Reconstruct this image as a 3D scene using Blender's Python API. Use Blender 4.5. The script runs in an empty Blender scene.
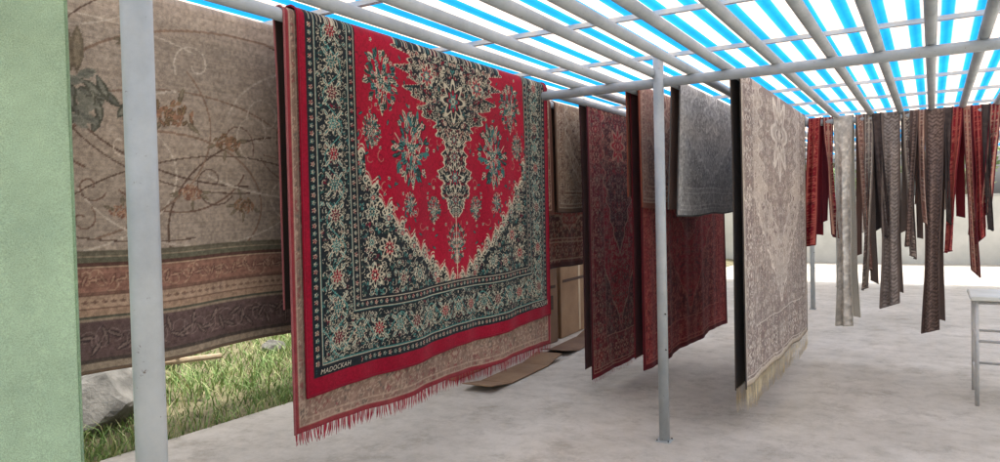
import bpy, bmesh, math, random
import numpy as np
from mathutils import Vector, Matrix
random.seed(4); np.random.seed(4)
S = bpy.context.scene
C = S.collection
PI = math.pi

# ------------------------------------------------------------------ camera frame
YAW, PITCH, ROLL, F = math.radians(31), math.radians(1.4), math.radians(1.3), 720.0
def at(px, Y):            # X on the plane Y=const under image column px
    k = (px-502)/F
    return Y*(-.515+.857*k)/(.857+.515*k)

# ------------------------------------------------------------------ helpers
def lin(c):
    c = np.asarray(c, float)/255.
    return np.where(c <= .04045, c/12.92, ((c+.055)/1.055)**2.4)
def empty(name, loc, label, cat, group=None, rotz=0):
    o = bpy.data.objects.new(name, None); C.objects.link(o)
    o.location = loc; o.rotation_euler = (0, 0, rotz)
    o.empty_display_size = .1
    o['label'] = label; o['category'] = cat
    if group: o['group'] = group
    return o
def npmesh(name, co, quads, m, parent=None, col=None, smooth=True):
    me = bpy.data.meshes.new(name)
    co = np.asarray(co, np.float32); quads = np.asarray(quads, np.int32)
    n, k = quads.shape
    me.vertices.add(len(co)); me.vertices.foreach_set('co', co.ravel())
    me.loops.add(n*k); me.loops.foreach_set('vertex_index', quads.ravel())
    me.polygons.add(n); me.polygons.foreach_set('loop_start', np.arange(0, n*k, k, dtype=np.int32))
    me.polygons.foreach_set('use_smooth', np.full(n, smooth))
    me.update(calc_edges=True)
    if col is not None:
        a = me.color_attributes.new('Col', 'FLOAT_COLOR', 'POINT')
        c4 = np.ones((len(co), 4), np.float32); c4[:, :3] = col
        a.data.foreach_set('color', c4.ravel())
    me.materials.append(m)
    o = bpy.data.objects.new(name, me); C.objects.link(o)
    if parent: o.parent = parent
    return o
def bobj(name, bm, m, parent=None, smooth=False):
    me = bpy.data.meshes.new(name); bm.to_mesh(me); bm.free(); me.materials.append(m)
    if smooth:
        for p in me.polygons: p.use_smooth = True
    o = bpy.data.objects.new(name, me); C.objects.link(o)
    if parent: o.parent = parent
    return o
def tube(bm, a, b, r, seg=16, r2=None):
    a, b = Vector(a), Vector(b); d = b-a
    M = Matrix.Translation((a+b)/2) @ d.to_track_quat('Z', 'Y').to_matrix().to_4x4()
    bmesh.ops.create_cone(bm, cap_ends=True, segments=seg, radius1=r, radius2=r if r2 is None else r2, depth=d.length, matrix=M)
def box(bm, c, s, rz=0):
    M = Matrix.Translation(c) @ Matrix.Rotation(rz, 4, 'Z') @ Matrix.Diagonal((s[0], s[1], s[2], 1))
    return bmesh.ops.create_cube(bm, size=1, matrix=M)['verts']
def smooth_sides(o, ang=40):
    for p in o.data.polygons: p.use_smooth = len(p.vertices) == 4

# ------------------------------------------------------------------ materials
def newmat(name):
    m = bpy.data.materials.new(name); m.use_nodes = True
    nt = m.node_tree; return m, nt, nt.nodes['Principled BSDF'], nt.nodes, nt.links
def noise(nt, scale, detail=4, rough=.6, vec=None):
    n = nt.nodes.new('ShaderNodeTexNoise'); n.inputs['Scale'].default_value = scale
    n.inputs['Detail'].default_value = detail; n.inputs['Roughness'].default_value = rough
    if vec is None:
        t = nt.nodes.new('ShaderNodeTexCoord'); vec = t.outputs['Object']
    nt.links.new(vec, n.inputs['Vector']); return n
def ramp(nt, src, stops):
    r = nt.nodes.new('ShaderNodeValToRGB'); e = r.color_ramp.elements
    while len(e) < len(stops): e.new(.5)
    for i, (p, c) in enumerate(stops):
        e[i].position = p; e[i].color = (*c, 1) if len(c) == 3 else c
    nt.links.new(src, r.inputs['Fac']); return r
def mix(nt, fac, a, b, mode='MIX'):
    n = nt.nodes.new('ShaderNodeMix'); n.data_type = 'RGBA'; n.blend_type = mode
    if isinstance(fac, float): n.inputs[0].default_value = fac
    else: nt.links.new(fac, n.inputs[0])
    for v, i in ((a, 6), (b, 7)):
        if isinstance(v, tuple): n.inputs[i].default_value = (*v, 1)
        else: nt.links.new(v, n.inputs[i])
    return n.outputs[2]
def bump(nt, bs, h, strength, dist):
    b = nt.nodes.new('ShaderNodeBump'); b.inputs['Strength'].default_value = strength; b.inputs['Distance'].default_value = dist
    nt.links.new(h, b.inputs['Height']); nt.links.new(b.outputs[0], bs.inputs['Normal'])

def m_simple(name, c1, c2, scale=8, rough=.6, bscale=60, bstr=.2, metal=0):
    m, nt, bs, N, L = newmat(name)
    n = noise(nt, scale, 6)
    r = ramp(nt, n.outputs['Fac'], [(.35, tuple(lin(c1))), (.65, tuple(lin(c2)))])
    L.new(r.outputs[0], bs.inputs['Base Color']); bs.inputs['Roughness'].default_value = rough
    bs.inputs['Metallic'].default_value = metal
    n2 = noise(nt, bscale, 3); bump(nt, bs, n2.outputs['Fac'], bstr, .01)
    return m

def make_rugmat():
    m, nt, bs, N, L = newmat('woven_carpet')
    a = N.new('ShaderNodeAttribute'); a.attribute_name = 'Col'
    n1 = noise(nt, 260, 2); r1 = ramp(nt, n1.outputs['Fac'], [(.25, (.70, .70, .70)), (.75, (1.18, 1.18, 1.18))])
    n2 = noise(nt, 2.2, 5); r2 = ramp(nt, n2.outputs['Fac'], [(.3, (.84, .84, .84)), (.7, (1.1, 1.1, 1.08))])
    c = mix(nt, 1., a.outputs['Color'], r1.outputs[0], 'MULTIPLY'); c = mix(nt, 1., c, r2.outputs[0], 'MULTIPLY')
    L.new(c, bs.inputs['Base Color']); bs.inputs['Roughness'].default_value = .95
    bs.inputs['Specular IOR Level'].default_value = .12
    bs.inputs['Sheen Weight'].default_value = .08; bs.inputs['Sheen Roughness'].default_value = .5
    bump(nt, bs, n1.outputs['Fac'], .45, .003)
    return m
RUG = make_rugmat()

def make_paint(name, a, b, c_):
    m, nt, bs, N, L = newmat(name)
    n = noise(nt, 3, 8, .7); r = ramp(nt, n.outputs['Fac'], [(.3, tuple(lin(a))), (.55, tuple(lin(b))), (.8, tuple(lin(c_)))])
    n2 = noise(nt, 38, 6, .75); r2 = ramp(nt, n2.outputs['Fac'], [(.64, (0, 0, 0)), (.70, (1, 1, 1))])
    c = mix(nt, r2.outputs[0], r.outputs[0], tuple(lin((108, 98, 88))))
    L.new(c, bs.inputs['Base Color']); bs.inputs['Roughness'].default_value = .42
    bump(nt, bs, n2.outputs['Fac'], .12, .004)
    return m
PAINT = make_paint('grey_painted_steel', (150, 156, 158), (172, 178, 179), (190, 194, 193))
RAILP = make_paint('darker_grey_painted_steel', (138, 146, 150), (160, 167, 170), (178, 183, 184))
PALE = m_simple('pale_painted_batten', (180, 188, 190), (206, 211, 212), 4, .5)

def make_roof():
    m, nt, bs, N, L = newmat('striped_translucent_sheet')
    N.remove(bs); out = N['Material Output']
    tc = N.new('ShaderNodeTexCoord'); sx = N.new('ShaderNodeSeparateXYZ'); L.new(tc.outputs['Object'], sx.inputs[0])
    md = N.new('ShaderNodeMath'); md.operation = 'PINGPONG'; md.inputs[1].default_value = .08; L.new(sx.outputs['X'], md.inputs[0])
    r = ramp(nt, md.outputs[0], [(.0, tuple(lin((28, 140, 208)))), (.030, tuple(lin((40, 150, 214)))), (.040, tuple(lin((250, 226, 208)))), (1, tuple(lin((252, 228, 210))))])
    n = noise(nt, 1.3, 6, .7); r2 = ramp(nt, n.outputs['Fac'], [(.3, (.68, .68, .68)), (.62, (.95, .95, .95))])
    c = mix(nt, 1., r.outputs[0], r2.outputs[0], 'MULTIPLY')
    t = N.new('ShaderNodeBsdfTranslucent'); L.new(c, t.inputs['Color'])
    d = N.new('ShaderNodeBsdfDiffuse'); L.new(c, d.inputs['Color'])
    ms = N.new('ShaderNodeMixShader'); ms.inputs[0].default_value = .08; L.new(t.outputs[0], ms.inputs[1]); L.new(d.outputs[0], ms.inputs[2])
    L.new(ms.outputs[0], out.inputs['Surface'])
    return m
ROOF = make_roof()

def make_floor():
    m, nt, bs, N, L = newmat('worn_concrete')
    n = noise(nt, .8, 8, .7); r = ramp(nt, n.outputs['Fac'], [(.28, tuple(lin((170, 163, 152)))), (.5, tuple(lin((193, 186, 175)))), (.72, tuple(lin((210, 203, 193))))])
    n2 = noise(nt, 6, 8, .75); r2 = ramp(nt, n2.outputs['Fac'], [(.3, (.74, .73, .71)), (.55, (1, 1, 1))])
    c = mix(nt, .85, r.outputs[0], r2.outputs[0], 'MULTIPLY')
    n3 = noise(nt, 55, 5, .8); r3 = ramp(nt, n3.outputs['Fac'], [(.3, (.6, .59, .57)), (.42, (1, 1, 1))])
    c = mix(nt, .75, c, r3.outputs[0], 'MULTIPLY')
    n5 = noise(nt, 2.1, 10, .8); r5 = ramp(nt, n5.outputs['Fac'], [(.53, (1, 1, 1)), (.62, (.68, .66, .63)), (.70, (.95, .95, .95))])
    c = mix(nt, .65, c, r5.outputs[0], 'MULTIPLY')
    v = N.new('ShaderNodeTexVoronoi'); v.feature = 'DISTANCE_TO_EDGE'; v.inputs['Scale'].default_value = .3
    tc = N.new('ShaderNodeTexCoord'); nd = noise(nt, 2.5, 6, .7); vm = N.new('ShaderNodeVectorMath'); vm.operation = 'MULTIPLY_ADD'
    L.new(nd.outputs['Color'], vm.inputs[0]); vm.inputs[1].default_value = (.6, .6, .6); L.new(tc.outputs['Object'], vm.inputs[2]); L.new(vm.outputs[0], v.inputs['Vector'])
    r4 = ramp(nt, v.outputs['Distance'], [(.0, (.6, .59, .57)), (.003, (1, 1, 1))])
    c = mix(nt, .3, c, r4.outputs[0], 'MULTIPLY')
    L.new(c, bs.inputs['Base Color']); bs.inputs['Roughness'].default_value = .8
    bs.inputs['Specular IOR Level'].default_value = .3
    bump(nt, bs, n3.outputs['Fac'], .25, .006)
    return m
FLOOR = make_floor()
SOIL = m_simple('dry_soil', (96, 90, 66), (134, 126, 96), 5, .95, 30, .6)
YARD = m_simple('pale_yard_ground', (176, 170, 156), (200, 194, 180), 1.5, .95, 30, .4)
ROCK = m_simple('grey_rock', (88, 86, 81), (128, 125, 118), 6, .9, 25, .9)
WOOD = m_simple('weathered_wood', (150, 128, 100), (190, 170, 140), 10, .8, 60, .4)
WALLM = m_simple('pale_render', (206, 206, 200), (226, 225, 219), 1.5, .9, 40, .2)
CAP = m_simple('grey_coping', (180, 180, 176), (200, 199, 195), 5, .9, 40, .2)
BARK = m_simple('bark', (100, 90, 78), (140, 126, 110), 9, .9, 30, .8)
WHITEM = m_simple('pale_enamel', (176, 177, 176), (204, 204, 202), 6, .4, 30, .05)
TOPM = m_simple('off_white_laminate', (204, 205, 196), (222, 222, 214), 4, .5, 30, .05)
DARKM = m_simple('dark_bolt', (50, 48, 46), (70, 66, 62), 8, .5, 30, .1, .5)
CARD = m_simple('brown_cardboard', (124, 96, 72), (150, 122, 94), 2.5, .9, 80, .2)
CARD2 = m_simple('darker_cardboard', (98, 74, 58), (122, 96, 76), 2.5, .9, 80, .2)
PRINT = m_simple('dark_printing_on_cardboard', (60, 42, 36), (76, 54, 44), 20, .9, 80, .1)
TAPE = m_simple('packing_tape', (160, 136, 106), (172, 150, 120), 5, .35, 80, .05)
def attrmat(name, rough=.7, transl=0):
    m, nt, bs, N, L = newmat(name)
    a = N.new('ShaderNodeAttribute'); a.attribute_name = 'Col'
    L.new(a.outputs['Color'], bs.inputs['Base Color']); bs.inputs['Roughness'].default_value = rough
    return m
LEAF = attrmat('foliage'); YARN = attrmat('yarn', .95); INK = m_simple('woven_cream_letters', (176, 166, 144), (206, 198, 178), 90, .95, 200, .6)

# ------------------------------------------------------------------ carpet pattern drawing (numpy)
def vnoise(h, w, cell, seed):
    rs = np.random.RandomState(seed)
    gh, gw = int(h/cell)+3, int(w/cell)+3
    g = rs.rand(gh, gw)
    yy = np.arange(h)/cell; xx = np.arange(w)/cell
    yi = yy.astype(int); xi = xx.astype(int); fy = yy-yi; fx = xx-xi
    fy = fy*fy*(3-2*fy); fx = fx*fx*(3-2*fx)
    a = g[yi][:, xi]; b = g[yi][:, xi+1]; c = g[yi+1][:, xi]; d = g[yi+1][:, xi+1]
    return (a*(1-fx)+b*fx)*(1-fy)[:, None]+(c*(1-fx)+d*fx)*fy[:, None]

class Cv:
    def __init__(s, W, H, res, bg):
        s.W, s.H, s.res = W, H, res
        s.w, s.h = int(W*res), int(H*res)
        s.a = np.empty((s.h, s.w, 3)); s.a[:] = lin(bg)
        s.x = (np.arange(s.w)+.5)/res; s.y = (np.arange(s.h)+.5)/res
    def win(s, cx, cy, r):
        x0 = max(0, int((cx-r)*s.res)); x1 = min(s.w, int((cx+r)*s.res)+2)
        y0 = max(0, int((cy-r)*s.res)); y1 = min(s.h, int((cy+r)*s.res)+2)
        if x0 >= x1 or y0 >= y1: return None
        return s.a[y0:y1, x0:x1], s.x[x0:x1][None, :]-cx, s.y[y0:y1][:, None]-cy
    def flower(s, cx, cy, r, cols, pet=6, rot=0, sx=1, sy=1):
        q = s.win(cx, cy, r*1.05)
        if not q: return
        A, dx, dy = q; rho = np.hypot(dx/sx, dy/sy)/r; th = np.arctan2(dy, dx)+rot
        e = .78+.22*np.cos(pet*th)
        for f, c in zip((1, .78, .5, .26), cols):
            A[rho < e*f] = lin(c)
    def leaf(s, cx, cy, l, w, ang, c, c2=None):
        q = s.win(cx, cy, l)
        if not q: return
        A, dx, dy = q; ca, sa = math.cos(ang), math.sin(ang)
        u = (dx*ca+dy*sa)/l; v = (-dx*sa+dy*ca)/w
        m = np.abs(v) < (1-u*u)
        A[m & (np.abs(u) < 1)] = lin(c)
        if c2 is not None: A[(np.abs(v) < .6*(1-u*u)-.15) & (np.abs(u) < .8)] = lin(c2)
    def line(s, pts, th, c, op=1.):
        cc = lin(c)
        for (x0, y0), (x1, y1) in zip(pts[:-1], pts[1:]):
            L = math.hypot(x1-x0, y1-y0); q = s.win((x0+x1)/2, (y0+y1)/2, L/2+th)
            if not q or L < 1e-6: continue
            A, dx, dy = q; dx = dx+(x0+x1)/2-x0; dy = dy+(y0+y1)/2-y0
            t = np.clip((dx*(x1-x0)+dy*(y1-y0))/L/L, 0, 1)
            A[np.hypot(dx-t*(x1-x0), dy-t*(y1-y0)) < th/2] = cc
    def curl(s, cx, cy, r, ang, c, th, sgn=1, turns=1.3):
        pts = []
        for i in range(15):
            f = i/14; a = ang+sgn*f*turns*2*PI; rr = r*(1-.85*f)
            pts.append((cx+rr*math.cos(a), cy+rr*math.sin(a)))
        s.line(pts, th, c)
    def fill(s, x0, x1, y0, y1, step, accents, seed, linec, big=1., lt=.0045):
        rs = random.Random(seed); ny = max(1, int((y1-y0)/step)); nx = max(1, int((x1-x0)/step))
        for j in range(ny):
            for i in range(nx):
                x = x0+(i+.5+.5*(j % 2))*step+rs.uniform(-.2, .2)*step; y = y0+(j+.5)*step+rs.uniform(-.2, .2)*step
                s.curl(x, y, step*.55, rs.uniform(0, 6.28), linec, lt, rs.choice((-1, 1)), .8)
        for j in range(ny):
            for i in range(nx):
                x = x0+(i+.5+.5*(j % 2))*step+rs.uniform(-.25, .25)*step; y = y0+(j+.5)*step+rs.uniform(-.25, .25)*step
                k = rs.random(); a = rs.choice(accents); b = rs.choice(accents)
                if k < .45: s.flower(x, y, step*rs.uniform(.28, .5)*big, (linec, a, b, linec), rs.choice((5, 6, 8)), rs.uniform(0, 3))
                else:
                    for q in range(4): 
                        an = rs.uniform(0, 6.28); s.leaf(x+math.cos(an)*step*.28, y+math.sin(an)*step*.28, step*.3*big, step*.12*big, an, a, b)
    def mirror(s):
        m = s.w//2; s.a[:, s.w-m:] = s.a[:, :m][:, ::-1]
    def wear(s, amt=.1, seed=1):
        n = 1+(vnoise(s.h, s.w, 2.0, seed)-.5)*amt*2
        s.a *= n[:, :, None]; np.clip(s.a, 0, 1, out=s.a)

def bands(cv, e, spec):
    for a, b, c in spec: cv.a[(e >= a) & (e < b)] = lin(c)

RED = (154, 14, 43); DRED = (126, 10, 34); BLK = (28, 35, 39); TEAL = (52, 110, 106); TEAL2 = (82, 140, 132); CREAM = (192, 182, 158); PINK = (184, 98, 104); GRN = (50, 76, 68); MAR = (112, 20, 42)
def pattern_main():
    W, H = 2.35, 1.66; cv = Cv(W, H, 280, BLK); half = W/2
    X, Y = np.meshgrid(cv.x, cv.y)
    # spandrel layer
    cv.fill(.28, half+.05, .3, 1.5, .042, [TEAL, BLK, GRN, BLK, MAR, TEAL, TEAL2], 3, CREAM, .85, .0026)
    for (x, y, r, c) in ((.56, .62, .07, RED), (.45, .80, .055, TEAL), (.80, .47, .05, TEAL), (.46, .49, .065, RED), (.43, 1.0, .045, TEAL), (.66, .46, .04, MAR), (.44, .65, .04, TEAL2), (.98, .41, .035, RED)):
        cv.flower(x, y, r, (CREAM, BLK, c, CREAM), 8); cv.flower(x, y, r*.55, (CREAM, c, BLK, CREAM), 6)
    sp = cv.a.copy()
    # red field layer
    cv.a[:] = lin(RED)
    rs = random.Random(8)
    for i in range(150):
        x = rs.uniform(.36, half); y = rs.uniform(.42, 1.66)
        cv.curl(x, y, rs.uniform(.02, .045), rs.uniform(0, 6), (DRED, (166, 116, 104), (84, 12, 34))[i % 3], .0035, rs.choice((-1, 1)), .6)
    for i in range(110):
        x = rs.uniform(.36, half); y = rs.uniform(.42, 1.66)
        if i % 2: cv.flower(x, y, .010, (CREAM, TEAL, BLK, CREAM), 5)
        else: cv.leaf(x, y, .018, .007, rs.uniform(0, 6), BLK, TEAL)
    def bouquet(cx, cy, sc, seed, dark=False):
        r2 = random.Random(seed); A1, A2 = (BLK, GRN) if dark else (TEAL, BLK)
        for k in range(7):
            a = PI/2+(k-3)*.4; cv.line([(cx, cy-sc*1.15), (cx+.4*sc*math.cos(a), cy), (cx+sc*.8*math.cos(a), cy+sc*math.sin(a))], .005, BLK if k % 2 else CREAM)
        for k in range(80):
            a = r2.uniform(0, 6.28); d = sc*r2.random()**.5
            x, y = cx+.8*d*math.cos(a), cy+d*math.sin(a)
            cv.leaf(x, y, sc*.15, sc*.06, a+r2.uniform(-.5, .5), (A2, TEAL, CREAM, A2)[k % 4], A1 if k % 2 else GRN)
        for k in range(16):
            a = k/16*6.28; d = sc*(.55 if k % 2 else .92)
            cv.flower(cx+.8*d*math.cos(a), cy+d*math.sin(a), sc*.12, (BLK, TEAL2 if k % 2 else CREAM, PINK if k % 3 else TEAL, BLK), 5, k)
        cv.flower(cx, cy, sc*.22, (CREAM, BLK, TEAL, CREAM), 8)
        for k in range(5): cv.flower(cx+sc*.3*math.cos(k*1.26), cy+sc*.3*math.sin(k*1.26), sc*.09, (CREAM, TEAL, PINK, CREAM), 5)
    bouquet(.77, 1.13, .19, 1); bouquet(.54, 1.45, .15, 2, True); bouquet(.46, 1.20, .08, 7, True); bouquet(.96, .80, .07, 5, True); bouquet(half, .60, .11, 4, True); bouquet(.74, .84, .06, 9)
    # medallion
    yv = np.array([.74, .78, .86, .98, 1.08, 1.16, 1.22, 1.28, 1.34, 1.42, 1.52, 1.70]); wv = np.array([.0, .06, .12, .16, .12, .10, .15, .22, .30, .38, .43, .47])
    st = np.round(Y*22)/22
    mw = np.interp(.6*st+.4*Y, yv, wv)*(1+.14*np.sin(Y*58)+.08*np.sin(Y*131)) ; q = mw-np.abs(X-half)
    fieldl = cv.a.copy()
    cv.a[:] = lin(BLK); cv.fill(.6, half+.05, .70, 1.7, .038, [MAR, BLK, CREAM, DRED, BLK, TEAL], 6, CREAM, 1.0, .004)
    for y, r in ((.98, .09), (1.20, .06), (1.42, .13), (1.10, .05), (.85, .05)): cv.flower(half, y, r, (CREAM, BLK, RED, CREAM), 8); cv.flower(half, y, r*.4, (TEAL, TEAL, CREAM, BLK), 6)
    cv.flower(half-.25, 1.53, .07, (CREAM, RED, TEAL, CREAM), 8)
    med = cv.a.copy()
    fieldl[q > 0] = med[q > 0]; fieldl[(q > -.003) & (q < .008)] = lin(CREAM)
    # boundary: stepped scrolls falling to a point
    bx, by = [.34, .38, .50, .69, .95, half], [1.14, 1.03, .84, .66, .475, .33]
    Xs = .75*np.round(X*11)/11+.25*X
    b = np.interp(Xs, bx, by)+.05*np.abs(np.sin(X*11*PI))**.8+.016*np.abs(np.sin(X*46))
    f = Y-b
    cv.a[:] = np.where((f > 0)[:, :, None], fieldl, sp)
    cv.a[(f > -.045) & (f < .0)] = lin(BLK); cv.a[(f > -.016) & (f < .0)] = lin(CREAM); cv.a[(f > .012) & (f < .018)] = lin(CREAM)
    rs = random.Random(5)
    for i in range(34):
        x = .36+i*.025; xs_ = .75*round(x*11)/11+.25*x; y = float(np.interp(xs_, bx, by))+.05*abs(math.sin(x*11*PI))**.8
        cv.curl(x, y-.02, .022, rs.uniform(0, 6), CREAM, .006, rs.choice((-1, 1)), 1.1)
        if i % 4 == 0: cv.flower(x, y-.055, .03, (CREAM, TEAL, RED, CREAM), 8)
    # borders
    base = cv.a.copy(); e = np.minimum(X, Y-.03)
    cv.a[:] = lin(BLK)
    acc = [TEAL, BLK, GRN, TEAL, MAR, BLK, TEAL2, GRN, BLK, BLK]
    cv.fill(.10, .31, .12, 1.7, .032, acc, 11, CREAM, .8, .0023)
    cv.fill(.10, half+.05, .13, .34, .032, acc, 12, CREAM, .8, .0023)
    def vine(along_x):
        pts = []
        n = 160
        for i in range(n):
            t = .02+i/n*1.75; o = .2+.06*math.sin(t*2*PI/.28)
            pts.append((t, o+.03) if along_x else (o, t))
        cv.line(pts, .005, TEAL2)
    vine(True); vine(False)
    for k in range(14):
        c3 = (MAR, TEAL, RED, TEAL2)[k % 4]
        for px_, py_ in ((.198, .228+k*.14), (.198+k*.14, .228)):
            if px_ > half+.06: continue
            cv.flower(px_, py_, .048, (CREAM, BLK, c3, CREAM), 8); cv.flower(px_, py_, .038, (BLK, c3, BLK, CREAM), 8); cv.flower(px_, py_, .02, (CREAM, c3, BLK, CREAM), 6)
            for q_ in range(4): cv.leaf(px_+.06*math.cos(q_*1.57+.78), py_+.06*math.sin(q_*1.57+.78), .024, .008, q_*1.57+.78, CREAM, TEAL)
    main = cv.a.copy()
    cv.a[:] = lin(BLK)
    for k in range(60):
        for (p0, p1) in (((.068, .1+k*.034), (.1+k*.034, .098)), ((.328, .36+k*.034), (.36+k*.034, .358))):
            for p in (p0, p1): cv.flower(p[0], p[1], .012, (CREAM if k % 2 else TEAL, RED if k % 2 else CREAM, BLK, CREAM), 5)
    guard = cv.a.copy()
    m = e < .352; base[m] = main[m]
    for lo, hi in ((.05, .092), (.308, .346)):
        m = (e >= lo) & (e < hi); base[m] = guard[m]
    cv.a = base
    bands(cv, e, [(-1, .044, (142, 12, 40)), (.044, .05, BLK), (.092, .096, CREAM), (.096, .101, TEAL), (.299, .303, TEAL), (.303, .307, CREAM), (.346, .350, CREAM), (.350, .36, BLK)])
    cv.a[(Y > .074) & (Y < .122) & (X < .34) & (X > .06)] = lin(BLK)
    cv.mirror(); cv.wear(.2, 3)
    return cv

def oriental(W, H, res, pal, seed, bw=.22, step=.06, edge=.04, wear=.15, span=True, fade=0):
    cv = Cv(W, H, res, pal['field']); X, Y = np.meshgrid(cv.x, cv.y); half = W/2
    cv.fill(0, half+.04, 0, H, step, pal['acc'], seed, pal['line'])
    if span:
        fl = cv.a.copy(); cv.a[:] = lin(pal['ground2']); cv.fill(0, half+.04, 0, H, step*.9, pal['acc2'], seed+1, pal['line'])
        b = np.interp(X, [bw, half], [min(H*.62, bw+half), bw+.08])+.04*np.abs(np.sin(X*19)); f = Y-b
        cyc = H*.86; q2 = (.62*half-bw*.2)*(1-((Y-cyc)/(H*.42))**2)*(1+.12*np.sin(Y*40))-np.abs(X-half)
        cv.a[:] = np.where(((f > 0) & (q2 < 0))[:, :, None], fl, cv.a)
        cv.a[(np.abs(f) < .011) | (np.abs(q2) < .010)] = lin(pal['line'])
        cv.flower(half, cyc, half*.28, (pal['line'], pal['field'], pal['ground2'], pal['line']), 8); cv.flower(half, cyc, half*.14, (pal['line'], pal['ground'], pal['field'], pal['line']), 8)
    base = cv.a.copy(); e = np.minimum(X, Y)
    cv.a[:] = lin(pal['ground']); cv.fill(0, half+.04, 0, H, step, pal['acc2'], seed+2, pal['line'])
    k = 0; c0 = edge+bw/2
    while c0+k*bw*.8 < max(H, half)+.1:
        for p in ((c0, c0+k*bw*.8), (c0+k*bw*.8, c0)):
            cv.flower(p[0], p[1], bw*.27, (pal['line'], pal['ground'], pal['acc2'][k % len(pal['acc2'])], pal['line']), 8)
        k += 1
    m = e < edge+bw; base[m] = cv.a[m]; cv.a = base
    bands(cv, e, [(-1, edge, pal['edge']), (edge, edge+.008, pal['line']), (edge+.03, edge+.036, pal['line']), (edge+bw-.036, edge+bw-.03, pal['line']), (edge+bw, edge+bw+.008, pal['line'])])
    cv.mirror()
    if fade:
        n = vnoise(cv.h, cv.w, 14, seed)*.5+vnoise(cv.h, cv.w, 40, seed+5)*.5; g = lin(pal['line'])
        f = (fade*(.5+n))[:, :, None]; cv.a = cv.a*(1-f)+g*f
    cv.wear(wear, seed); return cv

def pattern_beige():
    W, H = 2.3, 1.46; base = (160, 146, 131); cv = Cv(W, H, 200, base)
    rs = random.Random(27); BR = (116, 93, 80); LT = (186, 173, 157); DK = (98, 80, 69)
    n = vnoise(cv.h, cv.w, 30, 4); cv.a *= (.88+.2*n)[:, :, None]
    def arc(cx, cy, r, a0, a1, th, c, ex=1.):
        cv.line([(cx+r*math.cos(a0+(a1-a0)*i/60), cy+ex*r*math.sin(a0+(a1-a0)*i/60)) for i in range(61)], th, c)
    for i in range(50):
        a0 = rs.uniform(0, 6.28); arc(rs.uniform(-.2, 2.4), rs.uniform(.3, 1.6), rs.uniform(.3, 1.0), a0, a0+rs.uniform(1.2, 3.2), rs.choice((.006, .008, .010)), rs.choice((BR, LT, DK, LT, (134, 112, 96))), rs.uniform(.35, .8))
    for i in range(26):
        x, y = rs.uniform(.1, 2.2), rs.uniform(.5, 1.4); cv.curl(x, y, rs.uniform(.05, .13), rs.uniform(0, 6), rs.choice((BR, DK, LT)), .006, rs.choice((-1, 1)), 1.)
    def bloom(cx, cy, r, c1, c2, c3, s):
        r2 = random.Random(s)
        for k in range(5):
            a = r2.uniform(0, 6.28); cv.leaf(cx+r*1.3*math.cos(a), cy+r*1.0*math.sin(a), r*.5, r*.14, a, (112, 101, 84), (130, 118, 99))
        for rg, nn in ((.85, 15), (.6, 11), (.35, 7), (.12, 3)):
            for k in range(nn):
                a = k/nn*6.28+r2.uniform(-.3, .3); q = r*rg*r2.uniform(.7, 1.15); cv.leaf(cx+q*1.1*math.cos(a), cy+q*.65*math.sin(a), r*r2.uniform(.16, .28), r*.10, a+PI/2+r2.uniform(-.8, .8), c3 if k % 3 else c2, c1 if k % 2 else c2)
    OL = (104, 104, 94); OR = (146, 112, 90); RS = (122, 88, 74); PC = (160, 132, 110)
    for (x, y, r, k) in ((.50, 1.02, .18, 0), (.88, 1.0, .085, 1), (.95, .68, .055, 2), (1.14, .90, .06, 1), (.66, .60, .045, 2), (.72, 1.28, .045, 2), (1.22, .62, .055, 1), (.15, 1.1, .06, 1), (1.6, .9, .1, 1), (1.9, 1.2, .1, 0)):
        c = ((OL, (122, 121, 109), (84, 84, 73)), ((132, 112, 86), OR, (104, 86, 68)), (OR, PC, RS))[k]
        bloom(x, y, r, c[0], c[1], c[2], int(x*100))
    X, Y = np.meshgrid(cv.x, cv.y)
    for a, b, c in ((0, .012, (92, 82, 71)), (.012, .035, (154, 139, 119)), (.035, .05, (80, 71, 63)), (.05, .19, (98, 80, 76)), (.19, .198, (146, 130, 111)), (.198, .212, (82, 81, 68)), (.212, .235, (160, 134, 112)), (.235, .24, (114, 87, 74)), (.24, .285, (166, 141, 119)), (.285, .30, (114, 87, 74)), (.30, .39, (140, 104, 89)), (.39, .396, (172, 149, 126)), (.396, .412, (92, 67, 58)), (.412, .43, (100, 98, 81)), (.43, .437, (148, 134, 113)), (.437, .455, (104, 98, 82))):
        cv.a[(Y >= a) & (Y < b)] = lin(c)
    for i in range(70):
        x = i*.036
        cv.curl(x, .345+.015*math.sin(i), .035, i*1.7, (168, 138, 116), .005, 1, .7); cv.leaf(x, .345, .03, .009, i*2.1, (108, 76, 67), (158, 127, 107))
        cv.curl(x, .12, .05, i*1.3, (124, 106, 99), .005, -1 if i % 2 else 1, .8); cv.leaf(x, .12+.03*math.sin(i*2), .04, .012, i*.9, (72, 60, 57), (122, 105, 97))
        cv.leaf(x, .262, .014, .006, 0, (126, 101, 86))
    st = 1+(np.random.RandomState(2).rand(cv.h, 1)-.5)*.2
    cv.a *= st[:, :, None]; cv.wear(.26, 6); return cv

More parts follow.
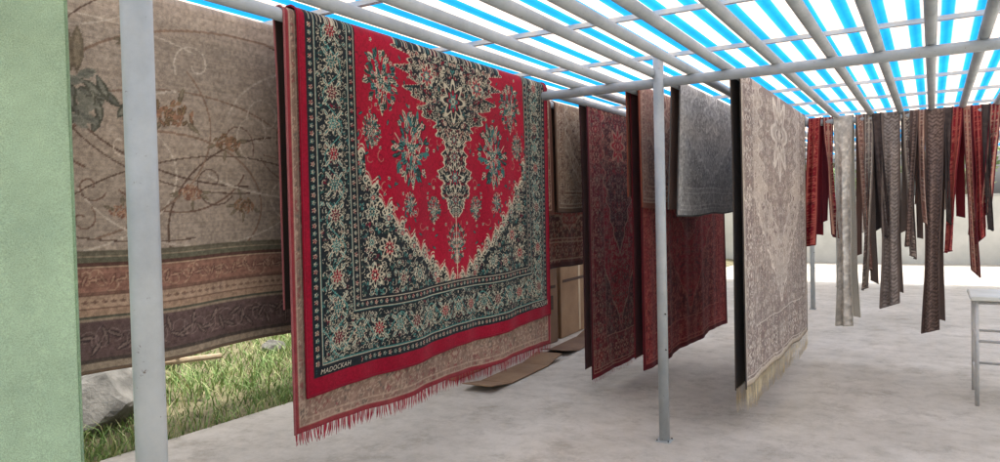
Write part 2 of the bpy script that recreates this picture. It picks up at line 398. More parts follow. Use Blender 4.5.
def pattern_plain(W, H, res, c, seed, amt=.12):
    cv = Cv(W, H, res, c); cv.a *= (.95+.1*vnoise(cv.h, cv.w, 25, seed))[:, :, None]; cv.wear(amt, seed); return cv
def pattern_distress(W, H, res, c1, c2, seed):
    cv = Cv(W, H, res, c1)
    n = vnoise(cv.h, cv.w, 3, seed)*.35+vnoise(cv.h, cv.w, 9, seed+1)*.35+vnoise(cv.h, cv.w, 30, seed+2)*.3
    f = np.clip((n-.4)*5, 0, 1)[:, :, None]; cv.a = lin(c1)*(1-f)+lin(c2)*f
    cv.wear(.2, seed); return cv
def pattern_zig(W, H, res, c1, c2, c3, seed):
    cv = Cv(W, H, res, c1); X, Y = np.meshgrid(cv.x, cv.y)
    z = ((Y+np.abs(((X/.03) % 2)-1)*.025)/.018) % 2; cv.a[z < .9] = lin(c2)
    k = 0
    while k*.16 < H: cv.flower(W/2, .1+k*.16, .05, (c2, c1, c3, c1), 4); k += 1
    e = np.minimum(X, W-X); cv.a[e < .02] = lin(c3); cv.a[(e > .02) & (e < .025)] = lin(c2)
    cv.wear(.25, seed); return cv

# ------------------------------------------------------------------ hanging rug builder
def rug(name, label, cat, X, Y, W, ztop, zb, cv, rotz=PI/2, r=.031, back=None, backcol=(60, 50, 45), inset=.012, amp=.012, wseed=1, fringe=None, flen=.06, fstep=.011, fw=.0032, backfr=False, bind=(60, 20, 25), skew=0, gather=0, group=None, flare=0, twist=0, pleat=0):
    root = empty(name, (X, Y, 0), label, cat, group, rotz)
    rs = random.Random(wseed); ph = [rs.uniform(0, 6.28) for _ in range(6)]
    zbl, zbr = zb
    def zbot(x): return zbl+(zbr-zbl)*x/W+.006*np.sin(x*7+ph[3])
    def wave(x, t):
        w = np.sin(x*2*PI/1.1+ph[0])+.55*np.sin(x*2*PI/.47+ph[1]+t*1.5)+.3*np.sin(x*2*PI/.23+ph[2]-t*2)
        return amp*((1-t)**.75)*(w+1.0)+flare*(1-t)**2
    def px(x, t):
        g = 1-gather*(.35+.65*np.sin(t*PI*.9+.3)**2)*(1-.25*np.sin(t*9+ph[4])); return W/2+(x-W/2)*g+skew*(1-t)
    nx, nr = cv.w, cv.h
    x = np.linspace(0, W, nx); zc = ztop-r
    t = np.linspace(0, 1, nr)
    XX, TT = np.meshgrid(x, t)
    zr = zbot(XX); Z = zr+(zc-zr)*TT
    yy = -r-wave(XX, TT)-pleat*(1+np.sin(XX/W*2*PI*1.5+ph[5]+TT*1.4))*np.minimum(1, (1-TT)*2.5)
    P = [np.stack([px(XX, TT), yy, Z], -1)]; Cc = [cv.a]
    n2 = 7
    for i in range(1, n2):
        a = PI*i/n2; P.append(np.stack([px(x, np.ones(nx)), -r*np.cos(a)*np.ones(nx), zc+r*np.sin(a)*np.ones(nx)], -1)[None]); Cc.append(cv.a[-1:]*.95)
    if back is None: back = zb
    nb = 10
    for i in range(nb):
        s = i/(nb-1); zz = zc+(back[0]+(back[1]-back[0])*x/W-zc)*s
        bx_ = px(x, 1-s*np.ones(nx)); bx_ = W/2+(bx_-W/2)*(1-2*inset/W*min(1, s*4))
        P.append(np.stack([bx_, r*np.ones(nx)+amp*.3*s*(1+np.sin(x*5+ph[0])), zz], -1)[None])
        Cc.append(np.ones((1, nx, 3))*lin(backcol))
    P = np.concatenate(P, 0); Cc = np.concatenate(Cc, 0); R = P.shape[0]
    if twist:
        ang = twist*np.clip((zc-P[..., 2])/(zc-zbl), 0, 1.2); dx, dy = P[..., 0]-W/2, P[..., 1].copy()
        P[..., 0] = W/2+dx*np.cos(ang)-dy*np.sin(ang); P[..., 1] = dx*np.sin(ang)+dy*np.cos(ang)
    idx = np.arange(R*nx).reshape(R, nx)
    q = np.stack([idx[:-1, :-1], idx[:-1, 1:], idx[1:, 1:], idx[1:, :-1]], -1).reshape(-1, 4)
    npmesh('pile', P.reshape(-1, 3), q, RUG, root, Cc.reshape(-1, 3))
    def cord(nm, path, rad, col):
        path = np.asarray(path); n = len(path); k = 6
        tan = np.gradient(path, axis=0); tan /= np.linalg.norm(tan, axis=1)[:, None]+1e-9
        ref = np.array([1., 0, 0]) if abs(tan[0][0]) < .7 else np.array([0, 1., 0])
        u = np.cross(tan, ref); u /= np.linalg.norm(u, axis=1)[:, None]+1e-9; v = np.cross(tan, u)
        co = np.concatenate([path[:, None]+rad*(math.cos(2*PI*j/k)*u[:, None]+math.sin(2*PI*j/k)*v[:, None]) for j in range(k)], 1).reshape(-1, 3)
        qs = [(i*k+j, i*k+(j+1) % k, (i+1)*k+(j+1) % k, (i+1)*k+j) for i in range(n-1) for j in range(k)]
        cc = np.ones((len(co), 3))*lin(col); cc *= (1+(np.random.rand(len(co), 1)-.5)*.25)
        npmesh(nm, co, qs, RUG, root, cc)
    st = max(1, nr//60)
    for c in (0, nx-1):
        rows = list(range(0, nr, st))+list(range(nr-1, R)); cord('edge_binding', P[rows, c], .005, bind)
    stc = max(1, nx//90)
    if fringe is None: cord('hem', P[0, list(range(0, nx, stc))+[nx-1]], .006, bind)
    def fr(row, nm):
        n = int(W/fstep); co = []; qs = []; cc = []
        for i in range(n):
            f = (i+.5)/n*(nx-1); p = row[int(f)]; l = flen*rs.uniform(.8, 1.1); w = fw*rs.uniform(.8, 1.5); sx = rs.uniform(-.012, .012)+.008*math.sin(i*.21); sy = rs.uniform(-.008, .008)
            b = len(co); c = np.array(lin(fringe))*rs.uniform(.8, 1.12)
            for s_, ww in ((-.08, w), (.5, w*1.2), (1, w*.5)):
                cx = p[0]+sx*max(s_, 0)**1.5; cy = p[1]+sy*max(0, s_)-.004; z = p[2]-l*s_
                co += [(cx-ww, cy-.001, z), (cx+ww, cy+.001, z)]; cc += [c, c]
            qs += [(b, b+1, b+3, b+2), (b+2, b+3, b+5, b+4)]
        npmesh(nm, co, qs, YARN, root, np.array(cc))
    if fringe: fr(P[0], 'fringe')
    if fringe and backfr: fr(P[-1], 'fringe')
    return root, wave, px, zbot

HR = 2.38                       # height of the long rails
ZT = HR+.031
cvA = pattern_main()
rA, wA, pA, zA = rug('hanging_carpet', 'large bright red carpet with black, teal and cream floral border and medallion, nearest the post', 'carpet', -2.40, 2.25, 2.35, ZT+.016, (.71, .77), cvA, r=.048, amp=.012, wseed=5, bind=(128, 12, 36), back=(.95, 1.0), backcol=(120, 90, 85))
def lettering(word, x0, zoff, size, root, wave, zbot, r, ztop):
    cu = bpy.data.curves.new('lettering', 'FONT'); cu.body = word; cu.size = size; cu.space_character = 1.08; cu.shear = .25
    to = bpy.data.objects.new('lettering_src', cu); C.objects.link(to)
    bpy.context.view_layer.update()
    me = bpy.data.meshes.new_from_object(to.evaluated_get(bpy.context.evaluated_depsgraph_get()))
    bpy.data.objects.remove(to)
    for v in me.vertices:
        x = x0+v.co.x; z = float(zbot(np.array(x)))+zoff+v.co.y; t = (zoff+v.co.y)/1.6
        v.co = Vector((x, -r-float(wave(np.array(x), t))-.008, z))
    me.materials.clear(); me.materials.append(INK)
    o = bpy.data.objects.new('lettering', me); C.objects.link(o); o.parent = root
lettering('MADOCKAH', .07, .086, .031, rA, wA, zA, .048, ZT)
lettering('MADOCKAH', 2.02, .080, .046, rA, wA, zA, .048, ZT)
pink = dict(field=(140, 110, 98), ground=(132, 106, 94), ground2=(120, 94, 84), line=(168, 146, 128), edge=(132, 20, 42), acc=[(134, 66, 68), (104, 86, 80)], acc2=[(128, 72, 70), (98, 86, 78), (150, 124, 110)])
rug('hanging_carpet', 'faded taupe carpet with crimson edge and fringe showing below the large bright red carpet', 'carpet', -2.40, 2.19, 2.42, ZT+.002, (.56, .56), oriental(2.42, 1.82, 140, pink, 31, span=False, fade=.1, edge=.03), amp=.012, wseed=5, fringe=(146, 18, 44), flen=.06, fstep=.009, bind=(150, 90, 90), back=(1.1, 1.1))
rug('hanging_carpet', 'plain pale green felt carpet at the left edge of the photo', 'carpet', -2.40, -.35, 1.63, ZT, (.42, .42), pattern_plain(1.63, 1.94, 90, (174, 200, 168), 3, .05), amp=.006, wseed=3, bind=(140, 166, 134), back=(.6, .6), backcol=(140, 170, 140))
rug('hanging_carpet', 'beige carpet with swirling stems, faint flowers and banded lower edge behind the near post', 'carpet', -2.67, .95, 2.3, ZT, (.95, .96), pattern_beige(), amp=.008, wseed=9, bind=(110, 92, 74), back=(1.2, 1.2), backcol=(150, 136, 116))
tan = dict(field=(176, 158, 138), ground=(140, 112, 94), ground2=(160, 140, 120), line=(198, 182, 160), edge=(120, 96, 78), acc=[(130, 102, 84), (152, 126, 106)], acc2=[(162, 134, 112), (110, 86, 74)])
brn = dict(field=(150, 72, 64), ground=(116, 62, 58), ground2=(100, 62, 58), line=(176, 146, 124), edge=(88, 46, 42), acc=[(100, 58, 54), (166, 128, 108)], acc2=[(160, 98, 84), (90, 60, 58)])
tb2 = dict(field=(140, 100, 84), ground=(112, 76, 64), ground2=(120, 90, 76), line=(178, 150, 128), edge=(100, 62, 52), acc=[(110, 70, 58), (152, 116, 98)], acc2=[(146, 108, 90), (94, 64, 56)])
rug('hanging_carpet', 'short brown rug directly beside the right edge of the large red carpet', 'rug', -2.67, 4.55, .67, ZT, (1.5, 1.48), oriental(.67, .88, 130, tb2, 39, bw=.12), amp=.01, wseed=10, bind=(100, 70, 56))
rug('hanging_carpet', 'short beige rug left of the long burgundy carpet', 'rug', -2.67, 5.3, .95, ZT, (1.5, 1.5), oriental(.95, .88, 130, tan, 41, bw=.14), amp=.01, wseed=11, bind=(90, 66, 54), backcol=(90, 66, 54))
rug('hanging_carpet', 'brown and red patterned rug hanging behind the two short rugs', 'rug', -2.94, 4.8, 2.6, ZT, (1.0, 1.0), oriental(2.6, 1.38, 90, brn, 43), amp=.01, wseed=12, bind=(60, 30, 28))
burg = dict(field=(160, 32, 50), ground=(118, 34, 46), ground2=(90, 40, 46), line=(184, 140, 122), edge=(118, 22, 40), acc=[(90, 30, 42), (184, 98, 92), (122, 80, 74)], acc2=[(160, 54, 60), (126, 104, 94), (78, 34, 42)])
rug('hanging_carpet', 'long burgundy carpet with ornate border, left of the tall middle post', 'carpet', -2.42, 5.37, 1.33, ZT, (.13, .13), oriental(1.33, 2.25, 150, burg, 51, bw=.26, step=.06), inset=.035, amp=.009, wseed=14, back=(.2, .2), backcol=(104, 76, 74), bind=(66, 36, 40), fringe=(134, 26, 46), flen=.04)
dkred = dict(field=(158, 32, 43), ground=(130, 32, 42), ground2=(116, 32, 40), line=(176, 92, 82), edge=(100, 20, 30), acc=[(116, 26, 38), (92, 32, 40), (176, 78, 72)], acc2=[(152, 50, 54), (86, 30, 38), (176, 96, 84)])
rug('hanging_carpet', 'wide deep red carpet with small dense pattern behind the tall middle post', 'carpet', -1.86, 5.04, 2.4, ZT, (.32, .34), oriental(2.4, 2.06, 130, dkred, 53, bw=.2, step=.055), amp=.012, wseed=15, backcol=(90, 34, 40), back=(.4, .4), bind=(90, 18, 28))
brp = dict(field=(158, 120, 108), ground=(136, 100, 90), ground2=(128, 98, 90), line=(184, 156, 140), edge=(134, 80, 62), acc=[(132, 94, 86), (160, 130, 118)], acc2=[(152, 112, 100), (112, 82, 76)])
rug('hanging_carpet', 'short dusty brown rug hung over the deep red carpet', 'rug', -1.86, 5.0, 1.5, ZT+.018, (1.52, 1.52), oriental(1.5, .86, 120, brp, 57, bw=.12, step=.05), r=.048, amp=.006, wseed=16, bind=(130, 70, 52), back=(1.6, 1.6), backcol=(120, 76, 60))
gry = dict(field=(180, 178, 174), ground=(160, 158, 155), ground2=(142, 140, 138), line=(216, 214, 210), edge=(172, 170, 167), acc=[(130, 128, 126), (200, 198, 194)], acc2=[(122, 120, 118), (190, 188, 184)])
rug('hanging_carpet', 'short mottled grey rug just right of the tall middle post', 'rug', -1.54, 5.0, 1.7, ZT, (1.45, 1.47), oriental(1.7, .93, 140, gry, 61, bw=.16, step=.05, fade=.25, wear=.35), amp=.010, wseed=17, bind=(90, 88, 86), back=(1.5, 1.5), backcol=(120, 92, 80), skew=-.12)
crm = dict(field=(178, 165, 155), ground=(134, 119, 113), ground2=(142, 128, 121), line=(212, 202, 191), edge=(192, 178, 160), acc=[(128, 110, 107), (196, 184, 172), (114, 97, 94)], acc2=[(116, 99, 95), (186, 172, 160), (146, 124, 117)])
rug('hanging_carpet', 'long pale beige ornate carpet with cream fringe and black underside', 'carpet', -1.10, 4.86, 2.77, ZT, (.30, .27), oriental(2.77, 2.12, 150, crm, 63, bw=.34, step=.075, fade=.04), inset=.045, amp=.007, wseed=18, bind=(80, 72, 68), back=(.28, .27), backcol=(70, 62, 60), fringe=(250, 234, 192), flen=.15, fstep=.007, fw=.0055, backfr=True)

# ------------------------------------------------------------------ far runners
BY = 7.72; BZ = 2.35
def yz(px, y, Y):
    X = at(px, Y); Z = -.515*X+.857*Y
    return 1.5-(y-(213-.0227*(px-500)))*Z/F
grp = dict(field=(150, 138, 130), ground=(104, 92, 88), ground2=(112, 98, 92), line=(176, 166, 154), edge=(96, 84, 80), acc=[(96, 82, 78), (134, 116, 106)], acc2=[(134, 116, 108), (86, 72, 70)])
PD = dict(red=burg, dred=dkred, brown=brp, cream=crm, greyp=grp)
def runner(pl, pr, yb, kind, label, Y=BY, seed=1, gather=.25, rz=0., short=.35, twist=0, pleat=.02, top=BZ, tip=0):
    x0, x1 = at(pl, Y), at(pr, Y); W = (x1-x0); zb = yz((pl+pr)/2, yb, Y); H = top-zb
    if kind == 'zig': cv = pattern_zig(W, H, 120, (136, 116, 108), (92, 76, 70), (102, 84, 78), seed)
    elif kind == 'grey': cv = pattern_zig(W, H, 120, (154, 144, 138), (110, 100, 95), (122, 110, 104), seed)
    elif kind == 'shag': cv = pattern_distress(W, H, 120, (196, 190, 180), (232, 227, 217), seed)
    elif kind == 'black': cv = pattern_plain(W, H, 90, (78, 68, 66), seed, .3)
    else: cv = oriental(W, H, 120, PD[kind], seed, bw=W*.25, step=.05, edge=.012, span=False)
    bk = {'shag': (190, 185, 174), 'black': (60, 54, 54), 'zig': (106, 90, 84), 'grey': (118, 106, 100), 'red': (94, 34, 44), 'dred': (110, 30, 40), 'brown': (112, 86, 78), 'cream': (150, 134, 122), 'greyp': (116, 104, 98)}[kind]
    rug('hanging_runner', label, 'runner rug', x0, Y, W, top+.02, (zb+max(0, tip), zb+max(0, -tip)), cv, rotz=rz, r=.036, amp=.010, wseed=seed, bind=bk, back=(zb+short, zb+short+tip*.6), backcol=bk, gather=gather, skew=random.uniform(-.05, .05), flare=.02, twist=twist, pleat=pleat, inset=0, group='runners hung over the far crossbeams')
L_ = [(813, 825, 246, 'dred', 'dark red rug over the far crossbeam, next to the pale beige carpet'),
 (826, 836, 238, 'red', 'burgundy rug over the far crossbeam, left neighbour of the whitish shaggy runner'),
 (837, 858, 325, 'shag', 'whitish shaggy long runner hanging nearly to the floor'),
 (859, 867, 270, 'brown', 'narrow dusty brown runner directly right of the whitish shaggy one'),
 (867, 877, 290, 'greyp', 'long thin grey patterned runner, second to the right of the whitish shaggy one'),
 (876, 884, 240, 'black', 'narrow black runner between the thin grey patterned runner and the broad grey zigzag one'),
 (884, 904, 308, 'grey', 'broad long grey zigzag runner right of the narrow black one'),
 (905, 914, 258, 'greyp', 'short thin grey patterned runner right of the broad grey zigzag one'),
 (914, 922, 245, 'zig', 'narrow brown zigzag runner of middle length, left of the longest brown one'),
 (922, 929, 226, 'brown', 'short dusty brown runner tucked left of the longest brown zigzag runner'),
 (928, 949, 333, 'zig', 'longest brown zigzag runner, hanging lowest near the table'),
 (948, 956, 225, 'black', 'short black runner tucked right of the longest brown zigzag runner'),
 (956, 967, 252, 'dred', 'bright red patterned runner, second to the right of the longest brown one'),
 (966, 975, 276, 'red', 'long thin burgundy runner between two shorter red ones'),
 (974, 985, 243, 'dred', 'short red runner directly above the table'),
 (985, 993, 230, 'black', 'thin black runner above the table'),
 (993, 1004, 216, 'red', 'burgundy runner at the right edge above the table')]
for i, (a, b, y, k, l) in enumerate(L_):
    wide = b-a > 15
    sg = 1 if i % 2 else -1
    runner(a, b, y, k, l, Y=BY, seed=70+i, rz=random.uniform(-.25, .25), gather=(.35 if k == 'shag' else .25) if wide else random.uniform(.1, .4), twist=sg*random.uniform(.2, .8) if not wide else sg*.3, pleat=.028, short=random.uniform(.05, .5), tip=sg*random.uniform(.01, .07))
R2 = [(862, 870, 232, 'cream', 'cream runner in the second row behind the dusty brown one'), (893, 903, 236, 'brown', 'dusty brown runner in the second row behind the broad grey zigzag one'),
 (910, 917, 232, 'greyp', 'grey patterned runner in the second row behind the short thin grey one'), (944, 953, 236, 'cream', 'cream runner in the second row behind the longest brown one'), (978, 988, 238, 'brown', 'brown runner in the second row behind the short red one')]
for i, (a, b, y, k, l) in enumerate(R2):
    runner(a, b, y, k, l, Y=11.3, seed=170+i, rz=random.uniform(-.3, .3), gather=.2, twist=random.uniform(-.8, .8), pleat=.03, tip=.05)
# ------------------------------------------------------------------ cardboard
def carton(x, y, sx, sy, h, rz, label, m):
    t = empty('cardboard_box', (x, y, 0), label, 'box', 'cardboard boxes behind the hanging carpets', rz)
    bm = bmesh.new(); box(bm, (0, 0, h/2+.003), (sx, sy, h)); bmesh.ops.bevel(bm, geom=bm.edges[:], offset=.008, segments=2, affect='EDGES'); bobj('body', bm, m, t)
    for s in (-1, 1):
        bm = bmesh.new(); vs = box(bm, (s*sx*.26, 0, h+.006), (sx*.48, sy*.99, .006)); 
        for v in vs: v.co.z += (.03 if s*v.co.x < sx*.1 else 0)
        bobj('flap', bm, m, t)
    bm = bmesh.new(); box(bm, (sx/2+.002, 0, h*.5), (.003, .06, h*.94)); bobj('tape', bm, TAPE, t)
    bm = bmesh.new(); box(bm, (sx/2+.004, 0, h*.72), (.003, sy*.9, .035)); bobj('printed_band', bm, PRINT, t)
    bm = bmesh.new(); box(bm, (sx/2+.004, sy*.27, h*.52), (.003, sy*.26, .16)); bobj('printed_panel', bm, PRINT, t)
carton(-3.95, 5.75, .5, .95, .80, .05, 'tan cardboard box standing nearest, behind the large red carpet', CARD)
carton(-4.0, 6.9, .5, 1.15, .9, -.04, 'brown cardboard box, middle of the three boxes', CARD2)
carton(-4.05, 8.2, .5, 1.2, .94, .06, 'tall tan cardboard box farthest along the row of three boxes', CARD)
def flat(x, y, w, h, rz, z, label, m):
    t = empty('flattened_box', (x, y, z), label, 'cardboard sheet', 'flattened boxes lying on the concrete floor', rz)
    for k, (a0, a1) in enumerate(((-.5, -.27), (-.265, .265), (.27, .5))):
        bm = bmesh.new(); vs = box(bm, (0, (a0+a1)/2*h, .006), (w*(1 if k == 1 else .94), (a1-a0)*h, .007))
        for v in vs: v.co.z += (0 if k == 1 else .05*max(0, abs(v.co.y)/h-.27)/.23)
        bobj('panel', bm, m, t)
flat(-3.34, 5.8, .30, 1.5, .05, .004, 'tan flattened box on the floor behind the fringe of the faded carpet', CARD)
flat(-3.46, 7.4, .32, 1.4, .08, .004, 'brown flattened box on the floor, farther from the large red carpet', CARD2)
# ------------------------------------------------------------------ canopy (one welded structure)
can = empty('canopy', (-1.52, 4.55, 0), 'grey steel pipe canopy roofed with blue and white striped sheets', 'canopy')
def cpart(name, bm, m, parent=can, sm=True):
    for v in bm.verts: v.co -= Vector((-1.52, 4.55, 0))
    o = bobj(name, bm, m, parent)
    if sm: smooth_sides(o)
    return o
for y in (.963, 4.51, 8.0, 11.3, 14.6):
    bm = bmesh.new(); tube(bm, (-1.50, y, 0), (-1.50, y, HR+.105), .033, 24); p = cpart('post', bm, PAINT)
    bm = bmesh.new(); box(bm, (-1.50, y, .004), (.09, .09, .008)); cpart('base_plate', bm, PAINT, p, False)
    for dx, dy in ((-.037, -.037), (.037, .037), (-.037, .037), (.037, -.037)):
        bm = bmesh.new(); tube(bm, (-1.50+dx, y+dy, .008), (-1.50+dx, y+dy, .015), .005, 6); cpart('bolt', bm, DARKM, p, False)
    for z in (.60, .83):
        bm = bmesh.new(); tube(bm, (-1.50+.024, y-.021, z), (-1.50+.030, y-.026, z), .005, 8); cpart('bolt', bm, DARKM, p, False)
rails = [-3.75, -3.48, -3.21, -2.94, -2.67, -2.40, -2.13, -1.86, -1.54, -1.31, -1.10, -.80, -.5, -.25, 0, .24, .5, .77, 1.05, 1.35, 1.65, 2.0]
for i, x in enumerate(rails):
    bm = bmesh.new()
    tube(bm, (x, -1.6, HR-.004*(i % 2)), (x, 16.2, HR-.004*(i % 2)), .0285, 16); cpart('rail', bm, RAILP)
for y in (.963, 4.55, BY, 11.3, 14.6):
    bm = bmesh.new(); tube(bm, (-4.0, y, HR-.06), (2.3, y, HR-.06), .032, 16); cpart('crossbeam', bm, RAILP)
y = -1.4; k = 0
while y < 16.3:
    bm = bmesh.new(); box(bm, (-.85, y, HR+.12+.002*(k % 2)), (6.5, .03, .025)); cpart('batten', bm, PALE, can, False); y += 1.0; k += 1
nx = 500; xs = np.linspace(-4.2, 2.5, nx); ys = np.linspace(-1.7, 16.4, 10)
XX, YY = np.meshgrid(xs, ys); ZZ = HR+.155+.009*np.sin(XX*2*PI/.08)
co = np.stack([XX+1.52, YY-4.55, ZZ], -1).reshape(-1, 3); idx = np.arange(nx*10).reshape(10, nx)
npmesh('roof_sheet', co, np.stack([idx[:-1, :-1], idx[:-1, 1:], idx[1:, 1:], idx[1:, :-1]], -1).reshape(-1, 4), ROOF, can)

# ------------------------------------------------------------------ ground
def grid(name, x0, x1, y0, y1, nx, ny, zf, m, kind='structure'):
    xs = np.linspace(x0, x1, nx); ys = np.linspace(y0, y1, ny); XX, YY = np.meshgrid(xs, ys); ZZ = zf(XX, YY)
    idx = np.arange(nx*ny).reshape(ny, nx)
    o = npmesh(name, np.stack([XX, YY, ZZ], -1).reshape(-1, 3), np.stack([idx[:-1, :-1], idx[:-1, 1:], idx[1:, 1:], idx[1:, :-1]], -1).reshape(-1, 4), m)
    o['kind'] = kind; return o
grid('ground', -400, 400, -400, 400, 3, 3, lambda x, y: x*0-.1, YARD)
bm = bmesh.new(); box(bm, (7.75, 6, -.06), (24.5, 34, .12)); o = bobj('concrete_floor', bm, FLOOR); o['kind'] = 'structure'
def bankz(x, y):
    d = np.maximum(0, -4.45-x)
    return -.06+.30*(1-np.exp(-d*1.1))+.045*d+.05*np.sin(x*2.3+y*1.1)*np.minimum(d, 1)+.03*np.sin(y*4.1+x)*np.minimum(d, 1)
grid('bank', -12, -4.45, -4, 24, 80, 160, bankz, SOIL)
n = 46000; rs = np.random.RandomState(3)
gx = -4.5-rs.rand(n)**1.3*4.5; gy = 1.5+rs.rand(n)*9
den = np.sin(gx*3.1+1)*np.sin(gy*2.3)+rs.rand(n)*1.8; keep = den > .1; gx, gy = gx[keep], gy[keep]; n = len(gx)
h = .05+.14*rs.rand(n)**1.6; a = rs.rand(n)*6.28; w = .003+.003*rs.rand(n); ln = (.3+.9*rs.rand(n))*h; la = rs.rand(n)*6.28; gz = bankz(gx, gy)
co = np.zeros((n, 5, 3)); cx, sx_ = np.cos(a)*w, np.sin(a)*w
for i, (f, ww) in enumerate(((0, 1), (.55, .8))):
    for j, sg in enumerate((-1, 1)):
        co[:, i*2+j, 0] = gx+sg*cx*ww+np.cos(la)*ln*f*f; co[:, i*2+j, 1] = gy+sg*sx_*ww+np.sin(la)*ln*f*f; co[:, i*2+j, 2] = gz+h*f
co[:, 4, 0] = gx+np.cos(la)*ln; co[:, 4, 1] = gy+np.sin(la)*ln; co[:, 4, 2] = gz+h*.9
b = np.arange(n)*5
tri = np.concatenate([np.stack([b, b+1, b+3], -1), np.stack([b, b+3, b+2], -1), np.stack([b+2, b+3, b+4], -1)])
g1, g2, g3 = lin((92, 126, 60)), lin((136, 160, 92)), lin((196, 186, 140))
t = rs.rand(n, 1); cc = np.where(t < .68, g1+(g2-g1)*rs.rand(n, 1), g2+(g3-g2)*rs.rand(n, 1))
o = npmesh('grass', co.reshape(-1, 3), tri, LEAF, None, np.repeat(cc, 5, 0), False); o['kind'] = 'stuff'
o['label'] = 'short green and straw coloured grass on the bank beyond the concrete'; o['category'] = 'grass'
def boulder(x, y, s, label, seed, sq=(1, 1, .8)):
    bm = bmesh.new(); bmesh.ops.create_icosphere(bm, subdivisions=4, radius=1)
    r = random.Random(seed); pl = [Vector((r.uniform(-1, 1), r.uniform(-1, 1), r.uniform(-1, 1))).normalized() for _ in range(14)]
    for v in bm.verts:
        d = min(.78/max(.05, v.co.normalized().dot(p)) if v.co.normalized().dot(p) > 0 else 9 for p in pl); k = min(1.08, d)
        k += .025*math.sin(v.co.x*9+seed)*math.sin(v.co.y*11)
        v.co = Vector((v.co.x*k*s*sq[0], v.co.y*k*s*sq[1], v.co.z*k*s*sq[2]))
    o = bobj('boulder', bm, ROCK, None, False); o.location = (x, y, float(bankz(np.array(x), np.array(y)))+s*.3)
    o['label'] = label; o['category'] = 'rock'; o['group'] = 'rocks on the grass bank'
boulder(-5.12, 2.92, .34, 'biggest grey boulder under the beige floral carpet', 2, (1, 1.3, .72))
boulder(-5.9, 3.95, .16, 'small grey rock right of the biggest boulder', 5)
boulder(-5.6, 4.9, .12, 'smallest grey stone in the grass, farthest right of the rocks', 8)
boulder(-6.2, 3.1, .22, 'mid sized grey rock behind the wooden pole', 12)
bm = bmesh.new(); tube(bm, (-.45, -.62, 0), (.25, .62, .015), .03, 8, .022); tube(bm, (.05, .3, .012), (.16, .36, .06), .009, 6)
o = bobj('wooden_pole', bm, WOOD); o.location = (-5.15, 3.15, .395); o['label'] = 'thin weathered wooden pole lying across the rocks on the bank'; o['category'] = 'pole'
def wall(x, y, sx, sy, h, label, z0=0):
    w = empty('boundary_wall', (x, y, z0), label, 'wall')
    bm = bmesh.new(); box(bm, (0, 0, h/2), (sx, sy, h)); bobj('wall_face', bm, WALLM, w)
    bm = bmesh.new(); box(bm, (0, 0, h+.03), (sx+.08, sy+.08, .06)); bobj('coping', bm, CAP, w)
wall(-10, 12, .2, 30, 2.3, 'long pale rendered wall beyond the grass bank')
wall(2, 21, 16, .2, 1.7, 'pale rendered wall closing the yard behind the hanging runners', -.05)
def tree(x, y, h, seed, label):
    r = random.Random(seed); rr = np.random.RandomState(seed)
    t = empty('tree', (x, y, -.1), label, 'tree', 'trees behind the yard wall')
    bm = bmesh.new(); tube(bm, (0, 0, 0), (.05, 0, h*.45), .13, 10, .08)
    tips = []
    for k in range(8):
        a = k*.8+r.random(); e = (math.cos(a)*h*.26, math.sin(a)*h*.26, h*r.uniform(.55, .92)); tube(bm, (.03, 0, h*r.uniform(.25, .44)), e, .05, 6, .015); tips.append(e)
    tips.append((0, 0, h*.9)); bobj('trunk', bm, BARK, t, True)
    n = 1900; c0 = np.array(tips)[rr.randint(0, len(tips), n)]; p = c0+rr.randn(n, 3)*h*.085
    u = rr.randn(n, 3); u /= np.linalg.norm(u, axis=1)[:, None]; v = np.cross(u, rr.randn(n, 3)); v /= np.linalg.norm(v, axis=1)[:, None]
    s = .07+.06*rr.rand(n, 1)
    co = np.stack([p-u*s, p+v*s*.5, p+u*s, p-v*s*.5], 1).reshape(-1, 3); q = np.arange(4*n).reshape(n, 4)
    c = lin((112, 136, 96))*(1-rr.rand(n, 1))+lin((164, 180, 136))*rr.rand(n, 1)
    npmesh('crown', co, q, LEAF, t, np.repeat(c, 4, 0), False)
tree(-3.2, 24, 4.2, 1, 'bushy tree left of the other two behind the yard wall')
tree(.6, 25, 4.8, 2, 'tallest middle tree behind the yard wall')
tree(3.6, 24, 4.0, 3, 'tree farthest right behind the yard wall')

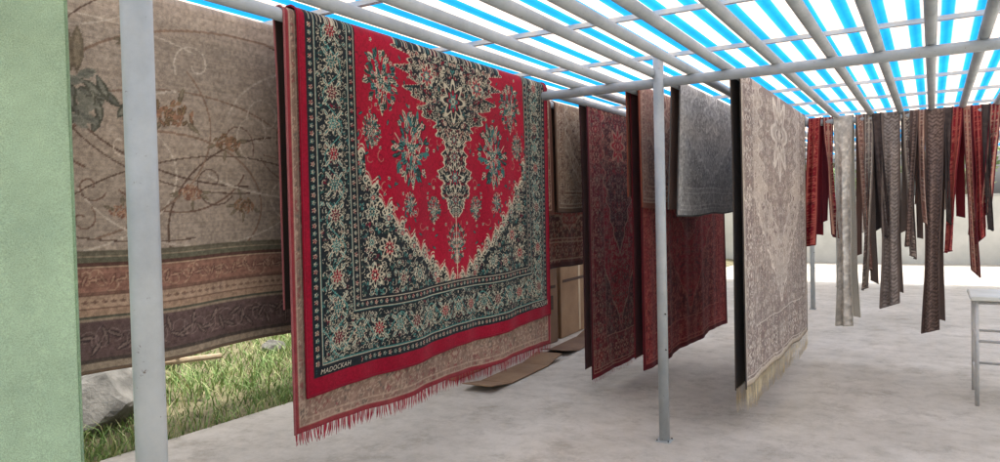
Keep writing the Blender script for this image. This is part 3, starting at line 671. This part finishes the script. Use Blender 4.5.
# ------------------------------------------------------------------ table at right
tb = empty('table', (.735, 6.6, 0), 'pale metal framed table with off white top at the right edge', 'table')
bm = bmesh.new(); v = box(bm, (0, 0, .795), (1.0, .62, .03)); bmesh.ops.bevel(bm, geom=bm.edges[:], offset=.006, segments=2, affect='EDGES'); bobj('tabletop', bm, TOPM, tb)
for sx in (-1, 1):
    for sy in (-1, 1):
        bm = bmesh.new(); tube(bm, (sx*.46, sy*.27, 0), (sx*.46, sy*.27, .78), .014, 12); bobj('leg', bm, WHITEM, tb, True)
bm = bmesh.new()
for sx in (-1, 1):
    for z, r_ in ((.22, .010), (.48, .010), (.765, .012)): tube(bm, (sx*.46, -.27, z), (sx*.46, .27, z), r_, 10)
for sy in (-1, 1):
    for z, r_ in ((.48, .010), (.765, .012)): tube(bm, (-.46, sy*.27, z), (.46, sy*.27, z), r_, 10)
tube(bm, (-.46, .27, .22), (.46, .27, .22), .010, 10); bobj('frame', bm, WHITEM, tb, True)

# ------------------------------------------------------------------ light
w = bpy.data.worlds.new('World'); S.world = w; w.use_nodes = True; nt = w.node_tree
sky = nt.nodes.new('ShaderNodeTexSky'); sky.sky_type = 'NISHITA'; sky.sun_disc = False
EL, AZ = math.radians(66), math.radians(35)
sky.sun_elevation = EL; sky.sun_rotation = AZ; sky.air_density = 1; sky.dust_density = 6
hs = nt.nodes.new('ShaderNodeHueSaturation'); hs.inputs['Saturation'].default_value = .15; hs.inputs['Value'].default_value = 1.8
nt.links.new(sky.outputs[0], hs.inputs['Color']); nt.links.new(hs.outputs[0], nt.nodes['Background'].inputs[0]); nt.nodes['Background'].inputs[1].default_value = .15
sd = bpy.data.lights.new('sun', 'SUN'); sd.energy = 5; sd.angle = math.radians(3); sd.color = (1, .96, .90)
so = bpy.data.objects.new('sun', sd); C.objects.link(so)
dirv = Vector((math.sin(AZ)*math.cos(EL), math.cos(AZ)*math.cos(EL), math.sin(EL)))
so.rotation_euler = dirv.to_track_quat('Z', 'Y').to_euler(); so.location = (0, 0, 10)
S.view_settings.view_transform = 'Standard'; S.view_settings.look = 'None'; S.view_settings.exposure = 0

# ------------------------------------------------------------------ camera
cd = bpy.data.cameras.new('camera'); cam = bpy.data.objects.new('camera', cd); C.objects.link(cam)
cd.sensor_width = 36; cd.lens = 36*F/1000; cd.clip_end = 1000; cd.clip_start = .05
Fh = Vector((-math.sin(YAW), math.cos(YAW), 0)); R0 = Vector((math.cos(YAW), math.sin(YAW), 0))
fwd = Fh*math.cos(PITCH)-Vector((0, 0, 1))*math.sin(PITCH); up0 = R0.cross(fwd)
rt = R0*math.cos(ROLL)-up0*math.sin(ROLL); up = rt.cross(fwd)
M = Matrix((( rt.x, up.x, -fwd.x, 0), (rt.y, up.y, -fwd.y, 0), (rt.z, up.z, -fwd.z, 1.5), (0, 0, 0, 1)))
cam.matrix_world = M
S.camera = cam
